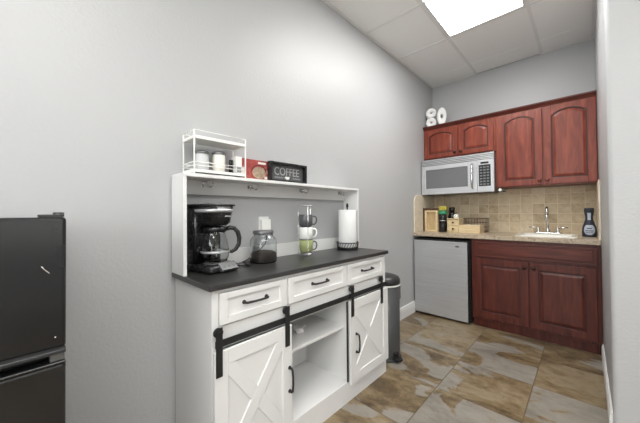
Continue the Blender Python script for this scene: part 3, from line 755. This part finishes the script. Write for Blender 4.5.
# microwave
my_ = D-.404; mz0, mz1 = 1.352, 1.768; mxa, mxb = .0100, .770
mw = thing('microwave', (.40, D-.2, mz0), 'stainless steel over counter microwave under the short cherry cabinet', 'microwave')
MB().box(mxa, mxb, my_+.030, D-.011, mz0+.012, mz1, .003).build('microwave_body', M['steeld'], mw)
MB().box(mxa+.03, mxb-.03, my_+.05, D-.05, mz0, mz0+.0115, .002).build('underside_panel', M['bplastic'], mw)
m = MB(); m.box(mxa, mxb, my_+.012, my_+.0295, mz1-.072, mz1, .002)
for k in range(4): m.box(mxa+.002, mxb-.002, my_, my_+.0125, mz1-.069+.0172*k, mz1-.058+.0172*k, .002)
m.build('vent_grille', M['steel'], mw)
MB().box(mxa+.003, mxb-.003, my_+.009, my_+.0118, mz1-.070, mz1-.002).build('vent_shadow_backing', M['gplastic'], mw)
xd = .614
m = MB()
wz0, wz1, wx0, wx1 = mz0+.070, mz1-.125, .062, .522
m.box(mxa, wx0, my_, my_+.0295, mz0, mz1-.075, .003); m.box(wx1, xd, my_, my_+.0295, mz0, mz1-.075, .003)
m.box(wx0, wx1, my_, my_+.0295, mz0, wz0, .003); m.box(wx0, wx1, my_, my_+.0295, wz1, mz1-.075, .003)
dd = m.build('door', M['steel'], mw)
MB().box(wx0-.002, wx1+.002, my_+.006, my_+.010, wz0-.002, wz1+.002, .001).build('window', M['smoke'], dd, label='grey tinted window')
m = MB(); hx = .570
m.tube([(hx, my_, mz1-.105), (hx, my_-.022, mz1-.115), (hx, my_-.034, mz1-.16), (hx, my_-.037, mz1-.215), (hx, my_-.034, mz0+.10), (hx, my_-.022, mz0+.055), (hx, my_, mz0+.045)], [.010, .011, .012, .012, .012, .011, .010], 12)
m.build('door_handle', M['chrome'], dd)
MB().box(xd+.002, mxb, my_, my_+.0295, mz0, mz1-.075, .003).build('control_panel', M['steel'], mw)
MB().box(.630, .740, my_-.0015, my_-.0001, mz0+.062, mz1-.128, .0006).build('keypad', M['bplastic'], mw, label='black keypad')
MB().box(.648, .722, my_-.0018, my_-.0001, mz1-.118, mz1-.098, .0004).build('display', M['bplastic'], mw, label='black display window')
BT = plain('keypad_button', (112, 114, 116), .5)
for r_ in range(7):
    for c_ in range(3):
        MB().box(.640+.032*c_, .663+.032*c_, my_-.0028, my_-.0016, mz0+.075+.030*r_, mz0+.090+.030*r_, .0004).build('button', BT, mw)
# small knob shaped holder under the tall cabinet beside the microwave
hk = thing('towel_hook', (.815, UY+.10, ZC), 'small silver hook under the tall cabinet right of the microwave', 'hook')
m = MB(); m.cyl((.815, UY+.05, ZC-.004), (.815, UY+.05, ZC), .018, seg=20); m.tube([(.815, UY+.05, ZC-.004), (.815, UY+.05, ZC-.028), (.825, UY+.02, ZC-.042), (.85, UY-.0, ZC-.045)], .005, 8)
m.build('stem', M['bplastic'], hk)
m = MB(); m.cyl((.812, UY-.004, ZC-.026), (.806, UY-.030, ZC-.026), .013, .015, seg=18); m.tube([(.815, UY+.045, ZC-.022), (.812, UY-.004, ZC-.026)], .005, 8); m.build('knob', M['canwhite'], hk, label='pale round end')

# ---------------------------------------------------------------- backsplash, counter, base cabinet
o = struct(MB().box(.0125, W-.0125, D-.010, D, .914, 1.391).build('trim_1', M['splash']))
n_ = 10; r_ = .10
ya, yb, za, zb_ = D-.61, D-.0001, .914, 1.351
poly = [(ya, za), (yb, za), (yb, zb_)] + [(ya+r_-r_*math.sin(PI/2*i/n_), zb_-r_+r_*math.cos(PI/2*i/n_)) for i in range(n_+1)]
struct(MB().prism(poly, 0, 0, .012, .002).build('trim_2', M['sideplash']))
struct(MB().box(W-.012, W, D-.61, D, .914, 1.391, .002).build('trim_3', M['sideplash']))
CY, CZ = D-.640, .9135
sk = (.975, 1.375, CY+.105, CY+.50)      # sink cut-out
m = MB(); zt0 = CZ-.038
m.box(.002, sk[0], CY, D-.001, zt0, CZ, .003); m.box(sk[1], W-.002, CY, D-.001, zt0, CZ, .003)
m.box(sk[0]-.004, sk[1]+.004, CY, sk[2], zt0, CZ, .003); m.box(sk[0]-.004, sk[1]+.004, sk[3], D-.001, zt0, CZ, .003)
o = m.build('kitchen_countertop', M['lam'], org=(.776, D-.3, zt0)); o['label'] = 'speckled beige kitchen countertop with sink cut into it'; o['category'] = 'countertop'
sn = thing('sink', (1.175, CY+.3, CZ), 'off white drop-in sink set in the beige countertop', 'sink')
m = MB()
cxs, cys = (sk[0]+sk[1])/2, (sk[2]+sk[3])/2; hx_, hy_ = (sk[1]-sk[0])/2, (sk[3]-sk[2])/2
m.loft([rrect(cxs, cys, hx_+.018, hy_+.018, CZ+.0008, .04), rrect(cxs, cys, hx_+.018, hy_+.018, CZ+.006, .04), rrect(cxs, cys, hx_+.010, hy_+.010, CZ+.010, .035), rrect(cxs, cys-.025, hx_-.020, hy_-.045, CZ+.008, .04), rrect(cxs, cys-.025, hx_-.028, hy_-.053, CZ-.02, .045), rrect(cxs, cys-.025, hx_-.045, hy_-.07, CZ-.15, .05)], caps=False)
m.bm.faces.new([m.bm.verts.new(Vector(p)) for p in rrect(cxs, cys-.025, hx_-.045, hy_-.07, CZ-.15, .05)])
m.build('basin', M['sink'], sn, recalc=False)
MB().lathe([(0, .0015), (.030, .0015), (.034, .003), (.036, .0005)], (cxs, cys-.025, CZ-.15), 24).build('drain', M['chrome'], sn)
fx_, fy_ = 1.172, sk[3]-.020; zf = CZ+.0105
fc = thing('faucet', (fx_, fy_, zf), 'chrome gooseneck faucet with two lever handles behind the sink', 'faucet')
m = MB(); m.loft([rrect(fx_, fy_, .110, .022, zf, .02), rrect(fx_, fy_, .110, .022, zf+.008, .02), rrect(fx_, fy_, .104, .017, zf+.012, .016)]); m.build('base_plate', M['chrome'], fc)
m = MB(); m.lathe([(.020, .012), (.018, .03), (.012, .045), (.011, .06)], (fx_, fy_, zf), 20)
arc = [(fx_, fy_, zf+.05), (fx_, fy_, zf+.20)] + [(fx_-.0*(1-math.cos(t)), fy_-.050*(1-math.cos(t)), zf+.215+.045*math.sin(t)) for t in [PI*i/10 for i in range(0, 11)]] + [(fx_, fy_-.1, zf+.19)]
m.tube(arc, .0095, 14); m.build('spout', M['chrome'], fc)
MB().cyl((fx_, fy_-.1, zf+.192), (fx_, fy_-.1, zf+.135), .013, .017).build('spray_head', M['chrome'], fc)
for s in (-1, 1):
    x = fx_+s*.075
    m = MB(); m.lathe([(.016, .012), (.015, .03), (.010, .042), (.012, .050), (.011, .060), (0, .063)], (x, fy_, zf), 18)
    m.tube([(x, fy_, zf+.052), (x+s*.03, fy_-.006, zf+.060), (x+s*.075, fy_-.01, zf+.062)], [.006, .005, .0065], 10)
    m.build('lever_handle', M['chrome'], fc)
# base cabinet
bx0, bx1, by = .605, 1.527, D-.612
bc = thing('base_cabinet', (1.08, D-.3, 0), 'cherry sink base cabinet with two doors below the beige countertop', 'cabinet')
m = MB()
zt1 = zt0-.0005
m.box(bx0, bx0+.018, by+.04, D-.002, 0, .085); m.box(bx1-.018, bx1, by+.04, D-.002, 0, .085); m.box(bx0, bx0+.018, by+.02, D-.002, .085, zt1); m.box(bx1-.018, bx1, by+.02, D-.002, .085, zt1)
m.box(bx0+.018, bx1-.018, by+.02, D-.002, .09, .105); m.box(bx0+.018, bx1-.018, D-.010, D-.002, .105, zt1)
m.box(bx0, bx0+.04, by, by+.02, .085, zt1); m.box(bx1-.03, bx1, by, by+.02, .085, zt1)
m.box(bx0+.04, bx1-.03, by, by+.02, zt1-.03, zt1); m.box(bx0+.04, bx1-.03, by, by+.02, .67, .71); m.box(bx0+.04, bx1-.03, by, by+.02, .085, .12); m.box(1.05, 1.09, by, by+.02, .12, .66)
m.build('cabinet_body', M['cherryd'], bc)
MB().box(bx0+.019, bx1-.019, by+.040, by+.055, 0, .0895).build('plinth', M['cherryd'], bc)
m = MB(); dz0, dz1 = .706, .846
m.box(bx0+.035, bx1-.022, by-.012, by-.0005, dz0, dz1, .002); m.prism([(0, 0)]*0 or [(bx0+.06, dz0+.028), (bx1-.047, dz0+.028), (bx1-.047, dz1-.022), (bx0+.06, dz1-.022)], 1, by-.018, by-.0125, .003)
for q in ((bx0+.035, bx1-.022, dz0, dz0+.018), (bx0+.035, bx1-.022, dz1-.014, dz1), (bx0+.035, bx0+.052, dz0+.018, dz1-.014), (bx1-.039, bx1-.022, dz0+.018, dz1-.014)):
    m.box(q[0], q[1], by-.020, by-.012, q[2], q[3], .002)
m.build('drawer_front', M['cherryh'], bc)
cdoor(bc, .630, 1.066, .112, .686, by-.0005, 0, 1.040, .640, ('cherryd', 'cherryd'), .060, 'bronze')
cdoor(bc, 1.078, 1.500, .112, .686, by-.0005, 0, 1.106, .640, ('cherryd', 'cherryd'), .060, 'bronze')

# mini fridge
mf = thing('mini_fridge', (.29, D-.3, 0), 'stainless steel door mini fridge under the left end of the countertop', 'refrigerator')
MB().box(.022, .592, CY+.045, D-.06, .022, .850, .005).build('fridge_body', M['gasket'], mf)
for x in (.06, .55):
    for y in (CY+.08, D-.12): MB().cyl((x, y, 0), (x, y, .022), .015).build('foot', M['bplastic'], mf)
MB().box(.020, .592, CY+.034, CY+.0445, .022, .846, .002).build('door_gasket', M['bplastic'], mf)
d = MB().box(.018, .573, CY-.010, CY+.0335, .024, .832, .004).build('door', M['steel'], mf)
MB().box(.5735, .584, CY-.004, CY+.0335, .024, .832, .003).build('door_edge_trim', M['bplastic'], mf, label='black door edge')
MB().box(.018, .584, CY-.004, CY+.0335, .8325, .846, .003).build('door_top_trim', M['bplastic'], mf, label='black door top edge')
m = MB(); m.prism([(.480+.022*math.cos(t), .785+.009*math.sin(t)) for t in [2*PI*i/20 for i in range(20)]], 1, CY-.0120, CY-.0101)
m.build('badge', M['gplastic'], mf, label='small dark oval badge')

# ---------------------------------------------------------------- things on the kitchen counter
CZ += .0006
tr = thing('wooden_tray', (.11, D-.36, CZ), 'light wooden tray standing upright against the left side splash', 'tray')
y0 = D-.385; x0, x1 = .035, .185
m = MB(); m.box(x0+.02, x1-.02, y0+.03, y0+.038, CZ+.02, CZ+.23); m.build('tray_bottom', M['bamboo2'], tr)
m = MB(); m.box(x0, x0+.022, y0, y0+.045, CZ, CZ+.250, .002); m.box(x1-.022, x1, y0, y0+.045, CZ, CZ+.250, .002)
m.box(x0+.022, x1-.022, y0, y0+.045, CZ, CZ+.02, .002); m.box(x0+.022, x1-.022, y0, y0+.045, CZ+.230, CZ+.250, .002)
m.build('tray_rim', M['bamboo'], tr)
bd = thing('cutting_board', (.06, D-.3, CZ), 'dark brown wooden board leaning behind the light tray', 'cutting board')
m = MB(); m.prism([(.014, CZ), (.034, CZ), (.034, CZ+.21), (.032, CZ+.280), (.014, CZ+.280)], 1, D-.385, D-.354, .002)
m.box(.0340, .185, D-.332, D-.314, CZ, CZ+.280, .003)
m.box(.014, .0340, D-.354, D-.314, CZ, CZ+.280, .001)
m.build('board', M['dkwood'], bd)
cn = thing('coffee_canister', (.25, D-.33, CZ), 'tall black canister with green lid left of the bamboo drawers', 'canister')
kx, ky = .234, D-.345
MB().lathe([(0, 0), (.036, 0), (.040, .004), (.040, .085), (.038, .09), (.040, .095), (.040, .198), (.036, .204), (0, .204)], (kx, ky, CZ), 30).build('canister_body', M['bplastic'], cn)
MB().lathe([(.0403, .128), (.0408, .129), (.0408, .134), (.0403, .135)], (kx, ky, CZ), 30).build('silver_line', M['steel'], cn, label='thin silver band')
MB().lathe([(0, .2045), (.046, .2045), (.050, .212), (.046, .232), (.034, .246), (.028, .250), (0, .250)], (kx, ky, CZ), 30).build('lid', M['green'], cn, label='green domed lid')
pk = MB().box(kx-.038, kx+.042, ky-.02, ky+.028, CZ+.2505, CZ+.300, .003); o = pk.build('tea_packet', M['yellow'], org=(kx, ky, CZ+.2505)); o['label'] = 'small yellow and green packet lying on the green lid'; o['category'] = 'packet'
dk = thing('black_carafe', (.315, D-.20, CZ), 'black flask standing behind the bamboo drawers by the backsplash', 'flask')
MB().lathe([(0, 0), (.040, 0), (.045, .006), (.046, .17), (.036, .215), (.030, .225), (0, .225)], (.290, D-.20, CZ), 28).build('flask_body', M['bplastic'], dk)
MB().lathe([(0, .2255), (.031, .2255), (.031, .275), (.026, .285), (0, .287)], (.290, D-.20, CZ), 24).build('flask_lid', M['bplastic'], dk)
og = thing('bamboo_organizer', (.44, D-.36, CZ), 'light bamboo organiser with two small drawers and a low open bin', 'organiser')
oy0, oy1 = D-.43, D-.27
m = MB(); m.box(.310, .318, oy0+.006, oy1, CZ, CZ+.146); m.box(.427, .435, oy0+.006, oy1, CZ, CZ+.146); m.box(.306, .439, oy0, oy1, CZ+.146, CZ+.156, .002)
m.box(.318, .427, oy0+.006, oy1, CZ, CZ+.008); m.box(.318, .427, oy0+.006, oy1, CZ+.072, CZ+.078); m.box(.318, .427, oy1-.006, oy1, CZ+.008, CZ+.146)
m.build('drawer_case', M['bamboo'], og)
for k in range(2):
    z = CZ+.010+.069*k
    dr = MB().box(.3195, .4255, oy0+.001, oy0+.10, z, z+.060, .002).build('drawer', M['bamboo'], og)
    kk = MB(); kk.cyl((.3725, oy0+.001, z+.032), (.3725, oy0-.010, z+.032), .008, .010, seg=14); kk.build('knob', M['bronze'], dr, label='dark knob')
m = MB(); m.box(.4355, .640, oy0, oy0+.008, CZ, CZ+.088, .002); m.box(.4355, .640, oy1-.008, oy1, CZ, CZ+.088, .002); m.box(.632, .640, oy0+.008, oy1-.008, CZ, CZ+.088, .002); m.box(.4355, .632, oy0+.008, oy1-.008, CZ, CZ+.006); m.box(.53, .536, oy0+.008, oy1-.008, CZ+.006, CZ+.07)
m.build('open_bin', M['bamboo'], og)
i = 0
for x in (.465, .505, .560, .600):
    for y in (oy0+.045, oy0+.10):
        o = MB().lathe([(0, 0), (.014, 0), (.0185, .050), (.0205, .052), (.0205, .054), (0, .055)], (x, y, CZ+.0065+.026), 18)
        o.lathe([(0, -.024), (.014, -.024), (.0175, 0.0), (0, 0)], (x, y, CZ+.0065+.0255), 18)
        o = o.build('creamer_pod', M['canwhite'], org=(x, y, CZ+.0065)); o['category'] = 'creamer'; o['group'] = 'creamer pods in the bamboo bin'
        o['label'] = 'small white creamer pod standing in the open bamboo bin'; i += 1
sj = thing('sugar_jar', (.385, oy0+.07, CZ+.1565), 'small round white and brown jar on top of the bamboo drawers', 'jar')
MB().lathe([(0, 0), (.020, 0), (.028, .012), (.030, .026), (.024, .042), (.015, .050), (0, .052)], (.385, oy0+.07, CZ+.1565), 24).build('jar_body', M['cream'], sj)
MB().lathe([(0, .0522), (.018, .0522), (.016, .060), (.006, .064), (.005, .070), (0, .072)], (.385, oy0+.07, CZ+.1565), 20).build('jar_lid', M['brownglass'], sj, label='brown lid')
wbk = thing('wire_basket', (.55, D-.17, CZ), 'brown wire basket behind the bamboo bin against the backsplash', 'basket')
m = MB(); bx, byy = (.42, .65), (D-.235, D-.10)
for z in (.01, .06, .11, .155):
    m.tube([(bx[0], byy[0], CZ+z), (bx[1], byy[0], CZ+z), (bx[1], byy[1], CZ+z), (bx[0], byy[1], CZ+z)], .0028 if z < .15 else .005, 8, closed=True)
for k in range(9):
    x = bx[0]+(bx[1]-bx[0])*k/8
    for y in byy: m.tube([(x, y, CZ+.003), (x, y, CZ+.155)], .0022, 6)
for y in (byy[0]+.045, byy[0]+.09):
    for x in bx: m.tube([(x, y, CZ+.003), (x, y, CZ+.155)], .0022, 6)
m.box(bx[0]+.003, bx[1]-.003, byy[0]+.003, byy[1]-.003, CZ, CZ+.004)
m.build('wire_frame', M['brownglass'], wbk)
# navy bottle by the right wall
bt = thing('detergent_bottle', (1.466, D-.27, CZ), 'dark navy bottle with pale label in the right corner of the counter', 'bottle')
bxx, byb = 1.466, D-.265
MB().lathe([(0, 0), (.043, 0), (.049, .008), (.050, .045), (.046, .085), (.034, .125), (.026, .150), (.025, .175), (.030, .205), (.032, .215), (0, .215)], (bxx, byb, CZ), 32, sx=1.0, sy=.72).build('bottle_body', M['navy'], bt)
MB().lathe([(0, .2155), (.0335, .2155), (.0335, .250), (.030, .256), (0, .256)], (bxx, byb, CZ), 28, sx=1, sy=.8).build('cap', M['navy'], bt)
def wrap(z0, z1, prof, half, c, sx=1.0, sy=.72, shape=None):
    m = MB(); R = []
    for z in [z0+(z1-z0)*i/10 for i in range(11)]:
        rr = prof(z)+.0012; w = half*(shape((z-z0)/(z1-z0)) if shape else 1)
        R.append([(c[0]+sx*rr*math.sin(-w+2*w*k/14), c[1]-sy*rr*math.cos(-w+2*w*k/14), c[2]+z) for k in range(15)])
    m.loft(R, caps=False, closed=False); return m
pf = [(0, .043), (.008, .049), (.045, .050), (.085, .046), (.125, .034), (.150, .026), (.175, .025), (.205, .030), (.215, .032)]
def prof(z):
    for (a0, r0), (a1, r1) in zip(pf, pf[1:]):
        if a0 <= z <= a1: return r0+(r1-r0)*(z-a0)/(a1-a0)
    return .03
wrap(.020, .105, prof, .80, (bxx, byb, CZ), shape=lambda t: .35+.65*math.sin(PI*min(1, (1-t)*.9+.1))**.6).build('front_label', M['navylabel'], bt, label='pale arched label')
m = wrap(.050, .058, lambda z: prof(z)+.0006, .55, (bxx, byb, CZ)); o = m.build('label_print', M['navy'], bt)
m = wrap(.034, .040, lambda z: prof(z)+.0006, .50, (bxx, byb, CZ)); o = m.build('label_print', M['navy'], bt)
m = wrap(.072, .080, lambda z: prof(z)+.0006, .35, (bxx, byb, CZ)); o = m.build('label_print', M['navy'], bt)
wrap(.150, .212, prof, .40, (bxx, byb, CZ)).build('neck_label', M['navylabel'], bt, label='pale neck stripe')

# tidy helper properties
for o in bpy.data.objects:
    for k in ('_org', '_rz'):
        if k in o: del o[k]

# ---------------------------------------------------------------- camera
cam = bpy.data.cameras.new('camera'); co = bpy.data.objects.new('camera', cam); C.objects.link(co)
yaw, pit, rol, fpx, ppx, ppy = .7643, .0137, -.0085, 281.07, 315.867, 208.797
rt = Vector((math.cos(yaw), math.sin(yaw), 0)); fw = Vector((-math.sin(yaw), math.cos(yaw), 0)); up = Vector((0, 0, 1))
fw2 = fw*math.cos(pit)+up*math.sin(pit); up2 = -fw*math.sin(pit)+up*math.cos(pit)
rt3 = rt*math.cos(rol)+up2*math.sin(rol); up3 = -rt*math.sin(rol)+up2*math.cos(rol)
R = Matrix((rt3, up3, -fw2)).transposed()
co.matrix_world = Matrix.Translation((1.4428, -1.1436, 1.1497)) @ R.to_4x4()
cam.sensor_width = 36; cam.lens = fpx*36/640; cam.clip_start = .01
cam.shift_x = (320-ppx)/640; cam.shift_y = (ppy-211.5)/640
bpy.context.scene.camera = co

w = bpy.data.worlds.new('world'); bpy.context.scene.world = w; w.use_nodes = True
w.node_tree.nodes['Background'].inputs['Color'].default_value = (.8, .8, .8, 1)
w.node_tree.nodes['Background'].inputs['Strength'].default_value = .3
vs = bpy.context.scene.view_settings
vs.view_transform = 'Standard'; vs.look = 'None'; vs.gamma = 1; vs.use_curve_mapping = False; vs.exposure = 0.86
